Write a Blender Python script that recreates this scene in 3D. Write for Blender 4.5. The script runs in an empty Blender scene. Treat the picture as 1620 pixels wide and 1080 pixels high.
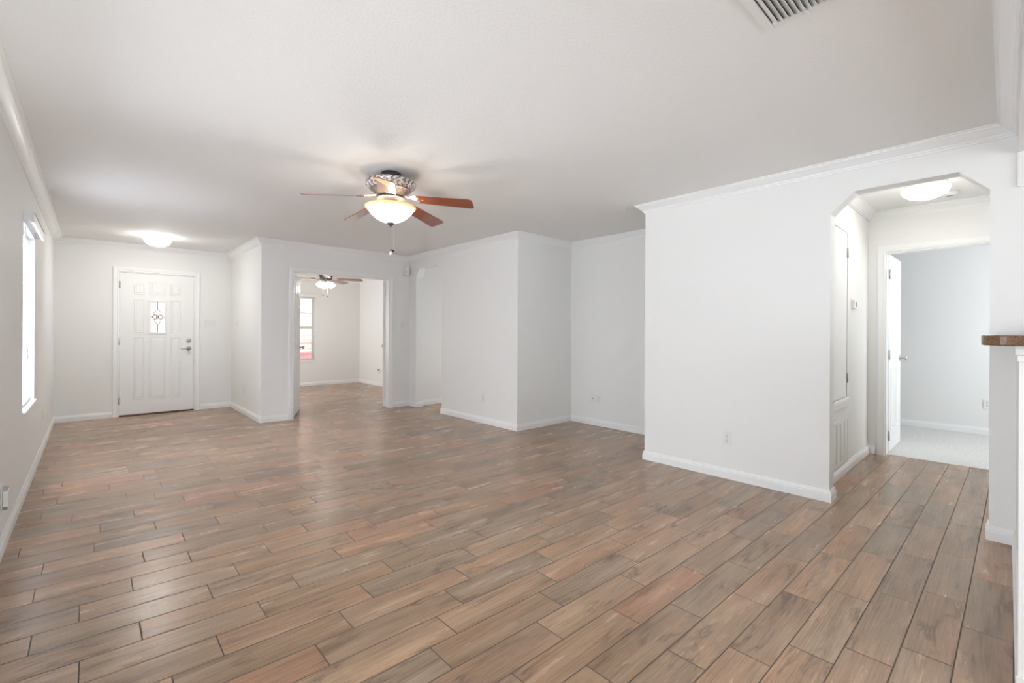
import bpy, bmesh, math, random
from mathutils import Vector, Matrix
random.seed(7)
C = bpy.context.scene.collection
PI = math.pi

# ------------------------------------------------------------------ camera
H = 1.2195
yaw, roll = math.radians(42.66), math.radians(-0.254)
fw = Vector((math.sin(yaw), math.cos(yaw), 0)); rt = Vector((math.cos(yaw), -math.sin(yaw), 0)); up = Vector((0, 0, 1))
cx_ = rt*math.cos(roll) - up*math.sin(roll); cy_ = up*math.cos(roll) + rt*math.sin(roll)
cam = bpy.data.objects.new('camera', bpy.data.cameras.new('camera')); C.objects.link(cam)
m3 = Matrix((cx_, cy_, -fw)).transposed()
cam.matrix_world = Matrix.Translation((0, 0, H)) @ m3.to_4x4()
cam.data.sensor_width = 36; cam.data.lens = 722.25/1620*36; cam.data.shift_y = -15.2/1620
cam.data.clip_start = 0.02
bpy.context.scene.camera = cam

# ------------------------------------------------------------------ light
W = bpy.data.worlds.new('sky'); bpy.context.scene.world = W; W.use_nodes = True
W.node_tree.nodes['Background'].inputs[0].default_value = (0.86, 0.93, 1.0, 1)
W.node_tree.nodes['Background'].inputs[1].default_value = 4.6
vs = bpy.context.scene.view_settings
vs.view_transform = 'Standard'; vs.look = 'None'; vs.gamma = 1; vs.exposure = 0.03; vs.use_curve_mapping = False

def area(name, loc, direction, sx, sy, power, col=(1, 1, 1), spread=180):
    l = bpy.data.lights.new(name, 'AREA'); l.shape = 'RECTANGLE'; l.size = sx; l.size_y = sy; l.energy = power; l.color = col
    l.spread = math.radians(spread)
    o = bpy.data.objects.new(name, l); C.objects.link(o); o.location = loc
    d = Vector(direction).normalized(); u = d.cross(Vector((0, 0, 1))).normalized(); v = u.cross(d)
    o.rotation_euler = Matrix((u, v, -d)).transposed().to_euler()
    return o
def lamp(name, loc, power, r=0.03, col=(1, 0.95, 0.88)):
    l = bpy.data.lights.new(name, 'POINT'); l.energy = power; l.shadow_soft_size = r; l.color = col
    o = bpy.data.objects.new(name, l); C.objects.link(o); o.location = loc; return o
DAY = (0.95, 0.975, 1.0)
area('added_left_fill', (-0.33, 2.0, 1.25), (1, 0.0, 0), 2.8, 1.8, 0.2, DAY)  # fill lamp in an unseen window added beside the camera
area('added_ceiling_fill', (-0.24, 2.0, 0.75), (1, 0.0, 0.9), 2.8, 0.3, 16.6, DAY)  # added fill tilted upward to brighten the ceiling
area('daylight_blind_window', (-0.85, 5.25, 1.3), (1, 0, 0.0), 1.8, 2.2, 960.0, DAY)
area('added_patio_fill', (1.7, -3.9, 1.2), (0, 1, 0), 3.4, 2.1, 2.6, DAY)  # added fill from behind the camera, at an invented patio opening
area('added_kitchen_fill', (-0.33, -2.2, 1.5), (1, 0.0, 0), 2.0, 1.2, 0.1, DAY)  # added weak fill at an invented, unseen kitchen window
area('daylight_bedroom_window', (7.0, -1.45, 1.45), (0, 1, 0), 1.7, 1.4, 24.0, (0.9, 0.95, 1.0))
area('added_study_fill', (1.80, 9.2, 1.35), (1, 0, 0), 1.6, 1.4, 24.7, (1, 0.97, 0.93))  # added fill at an unseen side opening, not the gridded window
area('added_passage_fill', (5.9, 6.03, 1.0), (-1, 0, 0), 0.8, 1.5, 12.6, DAY)  # added fill at the closed end of the passage, no window there

# ------------------------------------------------------------------ materials
def mat(name, color=(.8, .8, .8), rough=.5, metal=0, spec=.5, emit=None, estr=0, bump=None, trans=0, coat=0):
    m = bpy.data.materials.new(name); m.use_nodes = True; nt = m.node_tree; b = nt.nodes['Principled BSDF']
    b.inputs['Base Color'].default_value = (*color, 1); b.inputs['Roughness'].default_value = rough
    b.inputs['Metallic'].default_value = metal; b.inputs['Specular IOR Level'].default_value = spec
    b.inputs['Transmission Weight'].default_value = trans; b.inputs['Coat Weight'].default_value = coat
    if emit: b.inputs['Emission Color'].default_value = (*emit, 1); b.inputs['Emission Strength'].default_value = estr
    if bump:
        sc, st, dist = bump
        tc = nt.nodes.new('ShaderNodeTexCoord'); n = nt.nodes.new('ShaderNodeTexNoise'); bp = nt.nodes.new('ShaderNodeBump')
        n.inputs['Scale'].default_value = sc; n.inputs['Detail'].default_value = 3
        nt.links.new(tc.outputs['Object'], n.inputs['Vector'])
        nt.links.new(n.outputs['Fac'], bp.inputs['Height']); bp.inputs['Strength'].default_value = st; bp.inputs['Distance'].default_value = dist
        nt.links.new(bp.outputs['Normal'], b.inputs['Normal'])
    return m
WALL = mat('wall_paint', (.865, .860, .842), .6, bump=(70, .2, .003))
CEIL = mat('ceiling_paint', (.88, .875, .86), .8, bump=(75, .45, .004))
TRIM = mat('trim_gloss_paint', (.90, .90, .895), .3)
DOORW = mat('door_paint', (.88, .88, .87), .38)
PLAST = mat('white_plastic', (.82, .82, .80), .35)
DARK = mat('dark_slot', (.03, .03, .03), .6)
NICKEL = mat('satin_nickel', (.52, .50, .47), .3, 1)
STEEL = mat('pale_steel', (.45, .46, .44), .4, .8)
GAP = mat('painted_duct_shade', (.10, .10, .10), .9)
BRONZE = mat('aged_bronze', (.12, .085, .08), .5, .5)
CHAIN = mat('chain_metal', (.55, .52, .48), .3, 1)
CRYST = mat('clear_plastic', (.9, .9, .9), .1)
BLIND = mat('blind_vinyl', (.88, .88, .87), .45)
VINYL = mat('window_vinyl', (.84, .84, .83), .4)

def nodes(m): return m.node_tree.nodes, m.node_tree.links
def N(nt, typ, **kw):
    n = nt.nodes.new(typ)
    for k, v in kw.items():
        if k.startswith('i_'): n.inputs[int(k[2:])].default_value = v
        else: setattr(n, k, v)
    return n
def math_(nt, op, a, b=None, c=None):
    n = nt.nodes.new('ShaderNodeMath'); n.operation = op
    for i, v in enumerate((a, b, c)):
        if v is None: continue
        if isinstance(v, (int, float)): n.inputs[i].default_value = v
        else: nt.links.new(v, n.inputs[i])
    return n.outputs[0]
def ramp(nt, fac, stops, interp='LINEAR'):
    n = nt.nodes.new('ShaderNodeValToRGB'); n.color_ramp.interpolation = interp
    e = n.color_ramp.elements
    while len(e) < len(stops): e.new(0.5)
    for el, (p, c) in zip(e, stops): el.position = p; el.color = (*c, 1) if len(c) == 3 else c
    nt.links.new(fac, n.inputs[0]); return n.outputs[0]
def mix(nt, fac, a, b, mode='MIX'):
    n = nt.nodes.new('ShaderNodeMix'); n.data_type = 'RGBA'; n.blend_type = mode
    for sock, v in ((n.inputs[0], fac), (n.inputs[6], a), (n.inputs[7], b)):
        if isinstance(v, (int, float)): sock.default_value = v
        elif isinstance(v, tuple): sock.default_value = (*v, 1)
        else: nt.links.new(v, sock)
    return n.outputs[2]

def floor_material():
    m = bpy.data.materials.new('wood_look_tile'); m.use_nodes = True; nt = m.node_tree; L = nt.links
    b = nt.nodes['Principled BSDF']
    tc = N(nt, 'ShaderNodeTexCoord'); sp = N(nt, 'ShaderNodeSeparateXYZ'); L.new(tc.outputs['Object'], sp.inputs[0])
    x, y = sp.outputs[0], sp.outputs[1]
    PW, PL = 0.1474, 0.584
    # the rows were laid very slightly off square with the walls
    skew = math_(nt, 'ADD', math_(nt, 'ADD', math_(nt, 'MULTIPLY', x, .071), math_(nt, 'MULTIPLY', math_(nt, 'MULTIPLY', x, y), .1054)),
                 math_(nt, 'ADD', math_(nt, 'MULTIPLY', y, -.2354), math_(nt, 'ADD', math_(nt, 'MULTIPLY', math_(nt, 'MULTIPLY', y, y), -.0184), -.184)))
    v = math_(nt, 'ADD', math_(nt, 'DIVIDE', math_(nt, 'SUBTRACT', y, 0.127), PW), skew)
    row = math_(nt, 'FLOOR', v); fv = math_(nt, 'SUBTRACT', v, row)
    PH = {-1: .587, 0: .985, 1: .697, 2: .450, 3: .133, 4: .80, 5: .290, 6: .899, 7: .365, 8: .653, 9: .868, 10: .104, 11: .364, 12: .635, 13: .95,
          14: .26, 15: .707, 16: .941, 17: .254, 18: .675, 19: .361, 20: .693, 21: .026, 22: .51, 23: .075, 24: .364, 25: .85, 26: .594, 27: .33, 28: .7}
    phr = ramp(nt, math_(nt, 'DIVIDE', math_(nt, 'ADD', row, 1.5), 30.0), [((k+1)/30, (p_, p_, p_)) for k, p_ in sorted(PH.items())], 'CONSTANT')
    wr = N(nt, 'ShaderNodeTexWhiteNoise', noise_dimensions='1D'); L.new(math_(nt, 'ADD', row, 31.37), wr.inputs['W'])
    known = math_(nt, 'MULTIPLY', math_(nt, 'GREATER_THAN', row, -1.5), math_(nt, 'LESS_THAN', row, 28.5))
    pm_ = nt.nodes.new('ShaderNodeMix'); L.new(known, pm_.inputs[0]); L.new(wr.outputs['Value'], pm_.inputs[2]); L.new(phr, pm_.inputs[3])
    u = math_(nt, 'SUBTRACT', math_(nt, 'DIVIDE', x, PL), pm_.outputs[0])
    colm = math_(nt, 'FLOOR', u); fu = math_(nt, 'SUBTRACT', u, colm)
    cv = N(nt, 'ShaderNodeCombineXYZ'); L.new(row, cv.inputs[0]); L.new(colm, cv.inputs[1])
    wn = N(nt, 'ShaderNodeTexWhiteNoise', noise_dimensions='3D'); L.new(cv.outputs[0], wn.inputs['Vector'])
    sr = N(nt, 'ShaderNodeSeparateColor'); L.new(wn.outputs['Color'], sr.inputs[0])
    r1, r2, r3 = sr.outputs[0], sr.outputs[1], sr.outputs[2]
    # plank-local coordinates, shifted per plank
    px = math_(nt, 'ADD', x, math_(nt, 'MULTIPLY', r1, 37.0)); py = math_(nt, 'ADD', y, math_(nt, 'MULTIPLY', r2, 23.0))
    def vec(sx, sy, off=0.0):
        c = N(nt, 'ShaderNodeCombineXYZ'); L.new(math_(nt, 'MULTIPLY', px, sx), c.inputs[0]); L.new(math_(nt, 'MULTIPLY', py, sy), c.inputs[1])
        c.inputs[2].default_value = off; return c.outputs[0]
    def noise(vc, sc, det=4, rough=.55, dist=0):
        n = N(nt, 'ShaderNodeTexNoise'); L.new(vc, n.inputs['Vector']); n.inputs['Scale'].default_value = sc
        n.inputs['Detail'].default_value = det; n.inputs['Roughness'].default_value = rough; n.inputs['Distortion'].default_value = dist
        return n.outputs['Fac']
    cloud = noise(vec(.75, 5.5), 2.0, 4, .55, .25)
    broad = noise(vec(.8, 2.6, 4.0), 1.5, 2, .5, .1)
    grain = noise(vec(1.6, 60.0, 2.0), 2.0, 5, .65, .4)
    fine = noise(vec(9.0, 170.0, 7.0), 2.0, 3, .6, .3)
    base = ramp(nt, r3, [(0.0, (.195, .135, .092)), (.30, (.225, .152, .105)), (.55, (.215, .152, .108)), (.74, (.190, .144, .106)), (.84, (.178, .134, .102)), (.91, (.240, .152, .104)), (.96, (.255, .150, .102)), (1.0, (.235, .175, .128))])
    base = mix(nt, 1.0, base, ramp(nt, r1, [(0.0, (.84, .84, .84)), (.5, (1.0, 1.0, 1.0)), (1.0, (1.10, 1.10, 1.09))]), 'MULTIPLY')
    tone = ramp(nt, cloud, [(0.26, (.60, .59, .58)), (.42, (.92, .915, .91)), (.58, (1.05, 1.04, 1.03)), (.74, (1.24, 1.23, 1.21))])
    c1 = mix(nt, 1.0, base, tone, 'MULTIPLY')
    hue = ramp(nt, broad, [(0.35, (.96, .97, .97)), (.5, (1.0, 1.0, 1.0)), (.68, (1.14, 1.02, .95))])
    c2 = mix(nt, .8, c1, hue, 'MULTIPLY')
    gr = ramp(nt, grain, [(.30, (.62, .62, .62)), (.5, (1.0, 1.0, 1.0)), (.7, (1.25, 1.24, 1.22))])
    c3 = mix(nt, .65, c2, gr, 'MULTIPLY')
    fg = ramp(nt, fine, [(.35, (.80, .80, .80)), (.6, (1.1, 1.1, 1.1))])
    c4 = mix(nt, .5, c3, fg, 'MULTIPLY')
    # pale weathered patches
    pale = noise(vec(.9, 7.0, 11.0), 1.8, 4, .55, .2)
    pm = ramp(nt, pale, [(.50, (0, 0, 0)), (.85, (.42, .42, .42))])
    c5 = mix(nt, pm, c4, (.36, .28, .22))
    # dark splits: a thin iso-line of a stretched noise, broken up by another
    crk = noise(vec(.8, 5.0, 17.0), 2.0, 4, .6, .5)
    ab = math_(nt, 'ABSOLUTE', math_(nt, 'SUBTRACT', crk, .5))
    line = ramp(nt, ab, [(0.0, (1, 1, 1)), (.012, (.6, .6, .6)), (.055, (0, 0, 0))])
    brk = ramp(nt, noise(vec(1.5, 3.0, 23.0), 2.0, 2), [(.52, (0, 0, 0)), (.62, (1, 1, 1))])
    lm = mix(nt, 1.0, line, brk, 'MULTIPLY')
    c6 = mix(nt, math_(nt, 'MULTIPLY', lm, .6), c5, (.060, .044, .036))
    # grout
    du = math_(nt, 'MULTIPLY', math_(nt, 'MINIMUM', fu, math_(nt, 'SUBTRACT', 1.0, fu)), PL)
    dv = math_(nt, 'MULTIPLY', math_(nt, 'MINIMUM', fv, math_(nt, 'SUBTRACT', 1.0, fv)), PW)
    dm = math_(nt, 'MINIMUM', du, dv)
    gm = math_(nt, 'LESS_THAN', dm, 0.0020)
    c7 = mix(nt, gm, c6, (.050, .034, .026))
    L.new(mix(nt, 1.0, c7, (1.76, 1.68, 1.56), 'MULTIPLY'), b.inputs['Base Color'])
    edge = ramp(nt, dm, [(0.0, (0, 0, 0)), (.004, (1, 1, 1))])
    bp = N(nt, 'ShaderNodeBump'); bp.inputs['Strength'].default_value = .5; bp.inputs['Distance'].default_value = .002
    L.new(edge, bp.inputs['Height'])
    bp2 = N(nt, 'ShaderNodeBump'); bp2.inputs['Strength'].default_value = .25; bp2.inputs['Distance'].default_value = .0012
    L.new(grain, bp2.inputs['Height']); L.new(bp.outputs[0], bp2.inputs['Normal']); L.new(bp2.outputs[0], b.inputs['Normal'])
    rr = math_(nt, 'ADD', math_(nt, 'MULTIPLY', cloud, .12), math_(nt, 'ADD', .20, math_(nt, 'MULTIPLY', gm, .4)))
    L.new(rr, b.inputs['Roughness']); b.inputs['Specular IOR Level'].default_value = .5
    return m
FLOOR = floor_material()

def speckle(name, cols, scale, rough, bump=None):
    m = mat(name, cols[0][1], rough); nt = m.node_tree; b = nt.nodes['Principled BSDF']
    tc = N(nt, 'ShaderNodeTexCoord'); n = N(nt, 'ShaderNodeTexNoise'); nt.links.new(tc.outputs['Object'], n.inputs['Vector'])
    n.inputs['Scale'].default_value = scale; n.inputs['Detail'].default_value = 5; n.inputs['Roughness'].default_value = .75
    nt.links.new(ramp(nt, n.outputs['Fac'], cols), b.inputs['Base Color'])
    if bump:
        bp = N(nt, 'ShaderNodeBump'); bp.inputs['Strength'].default_value = bump[0]; bp.inputs['Distance'].default_value = bump[1]
        nt.links.new(n.outputs['Fac'], bp.inputs['Height']); nt.links.new(bp.outputs[0], b.inputs['Normal'])
    return m
GRAN = speckle('brown_granite', [(.34, (.03, .02, .015)), (.44, (.13, .07, .04)), (.54, (.24, .13, .07)), (.62, (.09, .055, .035)), (.72, (.40, .30, .22))], 140, .12)
CARPET = speckle('grey_carpet', [(.32, (.52, .51, .49)), (.5, (.68, .67, .645)), (.68, (.80, .79, .77))], 75, .95, (.5, .01))

def wood_material(name, c1, c2):
    m = mat(name, c1, .28, coat=1.0); nt = m.node_tree; b = nt.nodes['Principled BSDF']
    tc = N(nt, 'ShaderNodeTexCoord'); mp = N(nt, 'ShaderNodeMapping'); nt.links.new(tc.outputs['Object'], mp.inputs[0])
    mp.inputs['Scale'].default_value = (2, 45, 10)
    n = N(nt, 'ShaderNodeTexNoise'); nt.links.new(mp.outputs[0], n.inputs['Vector']); n.inputs['Scale'].default_value = 2
    nt.links.new(ramp(nt, n.outputs['Fac'], [(.35, c1), (.65, c2)]), b.inputs['Base Color'])
    return m
CHERRY = wood_material('cherry_blade', (.20, .040, .016), (.30, .075, .030))
WALNUT = wood_material('walnut_blade', (.16, .06, .035), (.25, .11, .07))

def ornate_material():
    m = mat('antiqued_silver', (.6, .55, .55), .40, .45); nt = m.node_tree; b = nt.nodes['Principled BSDF']
    tc = N(nt, 'ShaderNodeTexCoord'); sp = N(nt, 'ShaderNodeSeparateXYZ'); nt.links.new(tc.outputs['Object'], sp.inputs[0])
    n = N(nt, 'ShaderNodeTexNoise'); nt.links.new(tc.outputs['Object'], n.inputs['Vector']); n.inputs['Scale'].default_value = 70; n.inputs['Detail'].default_value = 3
    ang = math_(nt, 'ARCTAN2', sp.outputs[1], sp.outputs[0]); z = sp.outputs[2]
    zig = math_(nt, 'SINE', math_(nt, 'ADD', math_(nt, 'MULTIPLY', ang, 26.0), math_(nt, 'MULTIPLY', math_(nt, 'SINE', math_(nt, 'MULTIPLY', z, 260.0)), 1.2)))
    v = math_(nt, 'ADD', math_(nt, 'MULTIPLY', zig, .12), math_(nt, 'MULTIPLY', n.outputs['Fac'], 1.0))
    orn = ramp(nt, v, [(.34, (.12, .09, .09)), (.46, (.42, .37, .37)), (.60, (.78, .74, .73))])
    plain = ramp(nt, n.outputs['Fac'], [(.35, (.10, .078, .075)), (.65, (.24, .20, .19))])
    msk = math_(nt, 'GREATER_THAN', z, -.128)
    c = mix(nt, msk, plain, orn)
    nt.links.new(c, b.inputs['Base Color'])
    bp = N(nt, 'ShaderNodeBump'); bp.inputs['Strength'].default_value = .5; bp.inputs['Distance'].default_value = .003
    nt.links.new(v, bp.inputs['Height']); nt.links.new(bp.outputs[0], b.inputs['Normal'])
    return m
ORNATE = ornate_material()

def bowl_material(z_rim):
    m = mat('alabaster_glass', (.85, .82, .74), .25); nt = m.node_tree; b = nt.nodes['Principled BSDF']
    tc = N(nt, 'ShaderNodeTexCoord'); sp = N(nt, 'ShaderNodeSeparateXYZ'); nt.links.new(tc.outputs['Object'], sp.inputs[0])
    n = N(nt, 'ShaderNodeTexNoise'); nt.links.new(tc.outputs['Object'], n.inputs['Vector']); n.inputs['Scale'].default_value = 22; n.inputs['Detail'].default_value = 4
    zz = math_(nt, 'ADD', sp.outputs[2], math_(nt, 'MULTIPLY', math_(nt, 'SUBTRACT', n.outputs['Fac'], .5), .022))
    f = math_(nt, 'DIVIDE', math_(nt, 'SUBTRACT', zz, z_rim - .05), .05)
    col = ramp(nt, f, [(0.0, (1.0, .96, .87)), (.62, (1.0, .90, .72)), (.80, (.95, .62, .26)), (1.0, (.85, .60, .32))])
    st = ramp(nt, f, [(0.0, (1, 1, 1)), (.60, (.75, .75, .75)), (.85, (.42, .42, .42))])
    nt.links.new(col, b.inputs['Base Color']); nt.links.new(col, b.inputs['Emission Color'])
    nt.links.new(math_(nt, 'MULTIPLY', st, 1.35), b.inputs['Emission Strength'])
    return m
def glow(name, col, s, zr=None, lo=.03):
    m = mat(name, (.9, .9, .88), .3, emit=col, estr=s)
    if zr:      # emission graded dimmer towards the rim to keep the ceiling nearby from blowing out
        nt = m.node_tree; tc = N(nt, 'ShaderNodeTexCoord'); sp = N(nt, 'ShaderNodeSeparateXYZ'); nt.links.new(tc.outputs['Object'], sp.inputs[0])
        f = math_(nt, 'DIVIDE', math_(nt, 'SUBTRACT', zr[1], sp.outputs[2]), zr[1]-zr[0])
        st = ramp(nt, f, [(0.0, (lo, lo, lo)), (.35, (lo*2+.08, lo*2+.08, lo*2+.08)), (1.0, (1, 1, 1))])
        nt.links.new(math_(nt, 'MULTIPLY', st, s), nt.nodes['Principled BSDF'].inputs['Emission Strength'])
    return m

def glass_material():
    m = bpy.data.materials.new('window_glass'); m.use_nodes = True; nt = m.node_tree; nt.nodes.clear()
    o = N(nt, 'ShaderNodeOutputMaterial'); t = N(nt, 'ShaderNodeBsdfTransparent'); g = N(nt, 'ShaderNodeBsdfGlossy'); mx = N(nt, 'ShaderNodeMixShader')
    g.inputs['Roughness'].default_value = .02; fr = N(nt, 'ShaderNodeFresnel'); nt.links.new(fr.outputs[0], mx.inputs[0])
    nt.links.new(t.outputs[0], mx.inputs[1]); nt.links.new(g.outputs[0], mx.inputs[2]); nt.links.new(mx.outputs[0], o.inputs[0]); return m
GLASS = glass_material()
def translucent(name, col, f=.5):
    m = bpy.data.materials.new(name); m.use_nodes = True; nt = m.node_tree; nt.nodes.clear()
    o = N(nt, 'ShaderNodeOutputMaterial'); t = N(nt, 'ShaderNodeBsdfTranslucent'); d = N(nt, 'ShaderNodeBsdfDiffuse'); mx = N(nt, 'ShaderNodeMixShader')
    t.inputs[0].default_value = (*col, 1); d.inputs[0].default_value = (*col, 1); mx.inputs[0].default_value = f
    nt.links.new(d.outputs[0], mx.inputs[1]); nt.links.new(t.outputs[0], mx.inputs[2]); nt.links.new(mx.outputs[0], o.inputs[0]); return m
SLAT = translucent('backlit_slat', (.92, .93, .96), .60)
FROST = translucent('frosted_glass', (.97, .98, .96), .85)

def brick_material():
    m = mat('outside_brick', (.5, .3, .2), .9); nt = m.node_tree; b = nt.nodes['Principled BSDF']
    tc = N(nt, 'ShaderNodeTexCoord'); mp = N(nt, 'ShaderNodeMapping'); nt.links.new(tc.outputs['Object'], mp.inputs[0]); mp.inputs['Rotation'].default_value = (PI/2, 0, 0)
    br = N(nt, 'ShaderNodeTexBrick'); nt.links.new(mp.outputs[0], br.inputs['Vector']); br.inputs['Scale'].default_value = 4.5
    br.inputs['Color1'].default_value = (.70, .50, .38, 1); br.inputs['Color2'].default_value = (.62, .46, .38, 1); br.inputs['Mortar'].default_value = (.8, .76, .7, 1)
    nt.links.new(br.outputs[0], b.inputs['Base Color']); return m
BRICK = brick_material()

# ------------------------------------------------------------------ builders
class MB:
    def __init__(s): s.bm = bmesh.new()
    def box(s, x0, y0, z0, x1, y1, z1, M=None):
        vs_ = [s.bm.verts.new((x, y, z)) for x in (x0, x1) for y in (y0, y1) for z in (z0, z1)]
        for f in ((0, 1, 3, 2), (4, 6, 7, 5), (0, 4, 5, 1), (2, 3, 7, 6), (0, 2, 6, 4), (1, 5, 7, 3)):
            s.bm.faces.new([vs_[i] for i in f])
        if M is not None:
            for v in vs_: v.co = M @ v.co
        return s
    def lathe(s, prof, seg=48, c=(0, 0, 0), mod=None, M=None, caps=True):
        rings = []; new = []
        for r, z in prof:
            ring = []
            for k in range(seg):
                a = 2*PI*k/seg; rr = r if mod is None else mod(r, z, a)
                v = s.bm.verts.new((c[0]+rr*math.cos(a), c[1]+rr*math.sin(a), c[2]+z)); ring.append(v); new.append(v)
            rings.append(ring)
        for a, b in zip(rings, rings[1:]):
            for k in range(seg):
                s.bm.faces.new((a[k], a[(k+1) % seg], b[(k+1) % seg], b[k])).smooth = True
        if caps:
            if prof[0][0] > 1e-4: s.bm.faces.new(rings[0][::-1])
            if prof[-1][0] > 1e-4: s.bm.faces.new(rings[-1])
        if M is not None:
            for v in new: v.co = M @ v.co
        return s
    def cyl(s, p, q, r, seg=16, r2=None):
        p, q = Vector(p), Vector(q); d = q-p; M = Matrix.Translation(p) @ d.to_track_quat('Z', 'Y').to_matrix().to_4x4()
        return s.lathe([(r, 0), (r2 if r2 is not None else r, d.length)], seg, M=M)
    def tube(s, pts, r, seg=8):
        pts = [Vector(p) for p in pts]; rings = []
        for i, p in enumerate(pts):
            t = (pts[min(i+1, len(pts)-1)] - pts[max(i-1, 0)]).normalized()
            a = t.cross(Vector((0, 0, 1)));
            if a.length < 1e-3: a = t.cross(Vector((0, 1, 0)))
            a.normalize(); b = t.cross(a); ri = r[i] if isinstance(r, (list, tuple)) else r
            rings.append([s.bm.verts.new(p + (a*math.cos(2*PI*k/seg) + b*math.sin(2*PI*k/seg))*ri) for k in range(seg)])
        for a, b in zip(rings, rings[1:]):
            for k in range(seg): s.bm.faces.new((a[k], a[(k+1) % seg], b[(k+1) % seg], b[k])).smooth = True
        s.bm.faces.new(rings[0][::-1]); s.bm.faces.new(rings[-1]); return s
    def prism(s, poly, z0, z1, M=None, smooth=False):
        a = [s.bm.verts.new((x, y, z0)) for x, y in poly]; b = [s.bm.verts.new((x, y, z1)) for x, y in poly]; n = len(poly)
        s.bm.faces.new(a[::-1]); s.bm.faces.new(b)
        for i in range(n): s.bm.faces.new((a[i], a[(i+1) % n], b[(i+1) % n], b[i])).smooth = smooth
        if M is not None:
            for v in a+b: v.co = M @ v.co
        return s
    def sweep(s, path, prof, closed=False, z=0.0):
        """mitred sweep: prof = (distance to the right of the walk, height) points, path = 2D points"""
        n = len(path); rings = []
        for i in range(n):
            p = Vector(path[i]); dirs = []
            if closed or i > 0: dirs.append((p-Vector(path[i-1])).normalized())
            if closed or i < n-1: dirs.append((Vector(path[(i+1) % n])-p).normalized())
            ns = [Vector((d.y, -d.x)) for d in dirs]
            if len(ns) == 2:
                mt = ns[0]+ns[1]; mt = mt/(1+ns[0].dot(ns[1]))
            else: mt = ns[0]
            rings.append([s.bm.verts.new((p.x+mt.x*d, p.y+mt.y*d, z+h)) for d, h in prof])
        m = len(prof)
        for i in range(n if closed else n-1):
            a, b = rings[i], rings[(i+1) % n]
            for k in range(m): s.bm.faces.new((a[k], a[(k+1) % m], b[(k+1) % m], b[k]))
        if not closed: s.bm.faces.new(rings[0]); s.bm.faces.new(rings[-1][::-1])
        return s
    def panel(s, poly, M, h=.005, w=.016):
        """raised moulding ring and raised field on a door face; poly in the face's own (u,v), M maps (u,v,out)"""
        cxm = sum(p[0] for p in poly)/len(poly); cym = sum(p[1] for p in poly)/len(poly)
        hw = max(abs(p[0]-cxm) for p in poly); hh = max(abs(p[1]-cym) for p in poly)
        def loop(ins, z):
            sx, sy = (hw-ins)/hw, (hh-ins)/hh
            return [s.bm.verts.new(M @ Vector((cxm+(p[0]-cxm)*sx, cym+(p[1]-cym)*sy, z))) for p in poly]
        ls = [loop(0, 0), loop(w*.3, h), loop(w*.6, h*.9), loop(w, -.0005), loop(w*1.3, -.0005), loop(w*2.0, h*.8)]
        n = len(poly)
        for a, b in zip(ls, ls[1:]):
            for k in range(n): s.bm.faces.new((a[k], a[(k+1) % n], b[(k+1) % n], b[k]))
        s.bm.faces.new(ls[-1]); return s
    def build(s, name, m, parent=None, bevel=0, seg=2):
        bmesh.ops.recalc_face_normals(s.bm, faces=s.bm.faces)
        me = bpy.data.meshes.new(name); s.bm.to_mesh(me); s.bm.free(); me.materials.append(m)
        o = bpy.data.objects.new(name, me); C.objects.link(o)
        if parent is not None: o.parent = parent
        if bevel:
            md = o.modifiers.new('bevel', 'BEVEL'); md.width = bevel; md.segments = seg; md.limit_method = 'ANGLE'; md.angle_limit = math.radians(40)
        return o
def thing(name, label, cat, loc=(0, 0, 0), M=None, group=None):
    o = bpy.data.objects.new(name, None); C.objects.link(o); o.empty_display_size = .05
    if M is not None: o.matrix_world = M
    else: o.location = loc
    o['label'] = label; o['category'] = cat
    if group: o['group'] = group
    return o
def struct(o, label=None):
    o['kind'] = 'structure'
    if label: o['label'] = label
    return o
def sempty(name, loc=(0, 0, 0), M=None, label=None):
    o = bpy.data.objects.new(name, None); C.objects.link(o)
    if M is not None: o.matrix_world = M
    else: o.location = loc
    return struct(o, label)
def frame(origin, u, out):
    """matrix: local x = along the wall, y = up, z = out of the wall"""
    u = Vector(u).normalized(); out = Vector(out).normalized(); v = Vector((0, 0, 1))
    return Matrix.Translation(origin) @ Matrix((u, v, out)).transposed().to_4x4()

# ------------------------------------------------------------------ dimensions
CH = 2.44; T = .12
XL, YD, X1, Y2, X3, Y4, X5, X8, Y8 = -.362, 8.45, 1.65, 6.68, 3.848, 4.075, 4.865, 3.922, 2.365
YJ, YN, Y3 = 6.46, 6.55, 5.72
YB = -.036; YH = .965; X10 = 5.84; X11 = 7.96; YS = 10.5; XS = 4.72
KY = -4.0

# ------------------------------------------------------------------ shell
def wallobj(name, boxes, label=None, m=WALL, bev=.006):
    b = MB()
    for q in boxes: b.box(*q)
    return struct(b.build(name, m, bevel=0), label)
def holed(fixed0, fixed1, a0, a1, z1, holes, axis):
    """boxes of a wall running along axis ('x' or 'y') between a0 and a1 with rectangular holes (h0,h1,zb,zt)"""
    out = []; cur = a0
    def bx(p, q, zb, zt):
        if q-p < 1e-6 or zt-zb < 1e-6: return
        out.append((p, fixed0, zb, q, fixed1, zt) if axis == 'x' else (fixed0, p, zb, fixed1, q, zt))
    for h0, h1, zb, zt in sorted(holes):
        bx(cur, h0, 0, z1); bx(h0, h1, 0, zb); bx(h0, h1, zt, z1); cur = h1
    bx(cur, a1, 0, z1); return out

struct(MB().box(XL-T, KY-T, -.06, 5.905, 10.9, 0).build('floor', FLOOR), 'brown wood-look plank tile floor')
struct(MB().box(5.905, -1.7, -.06, X11+T, 2.8, 0.004).build('carpet_floor', CARPET), 'light grey carpet in the bedroom beyond the hall')
struct(MB().box(XL-T, KY-T, CH, X11+T, 10.9, CH+.08).build('ceiling', CEIL), 'off-white textured ceiling')

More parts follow.
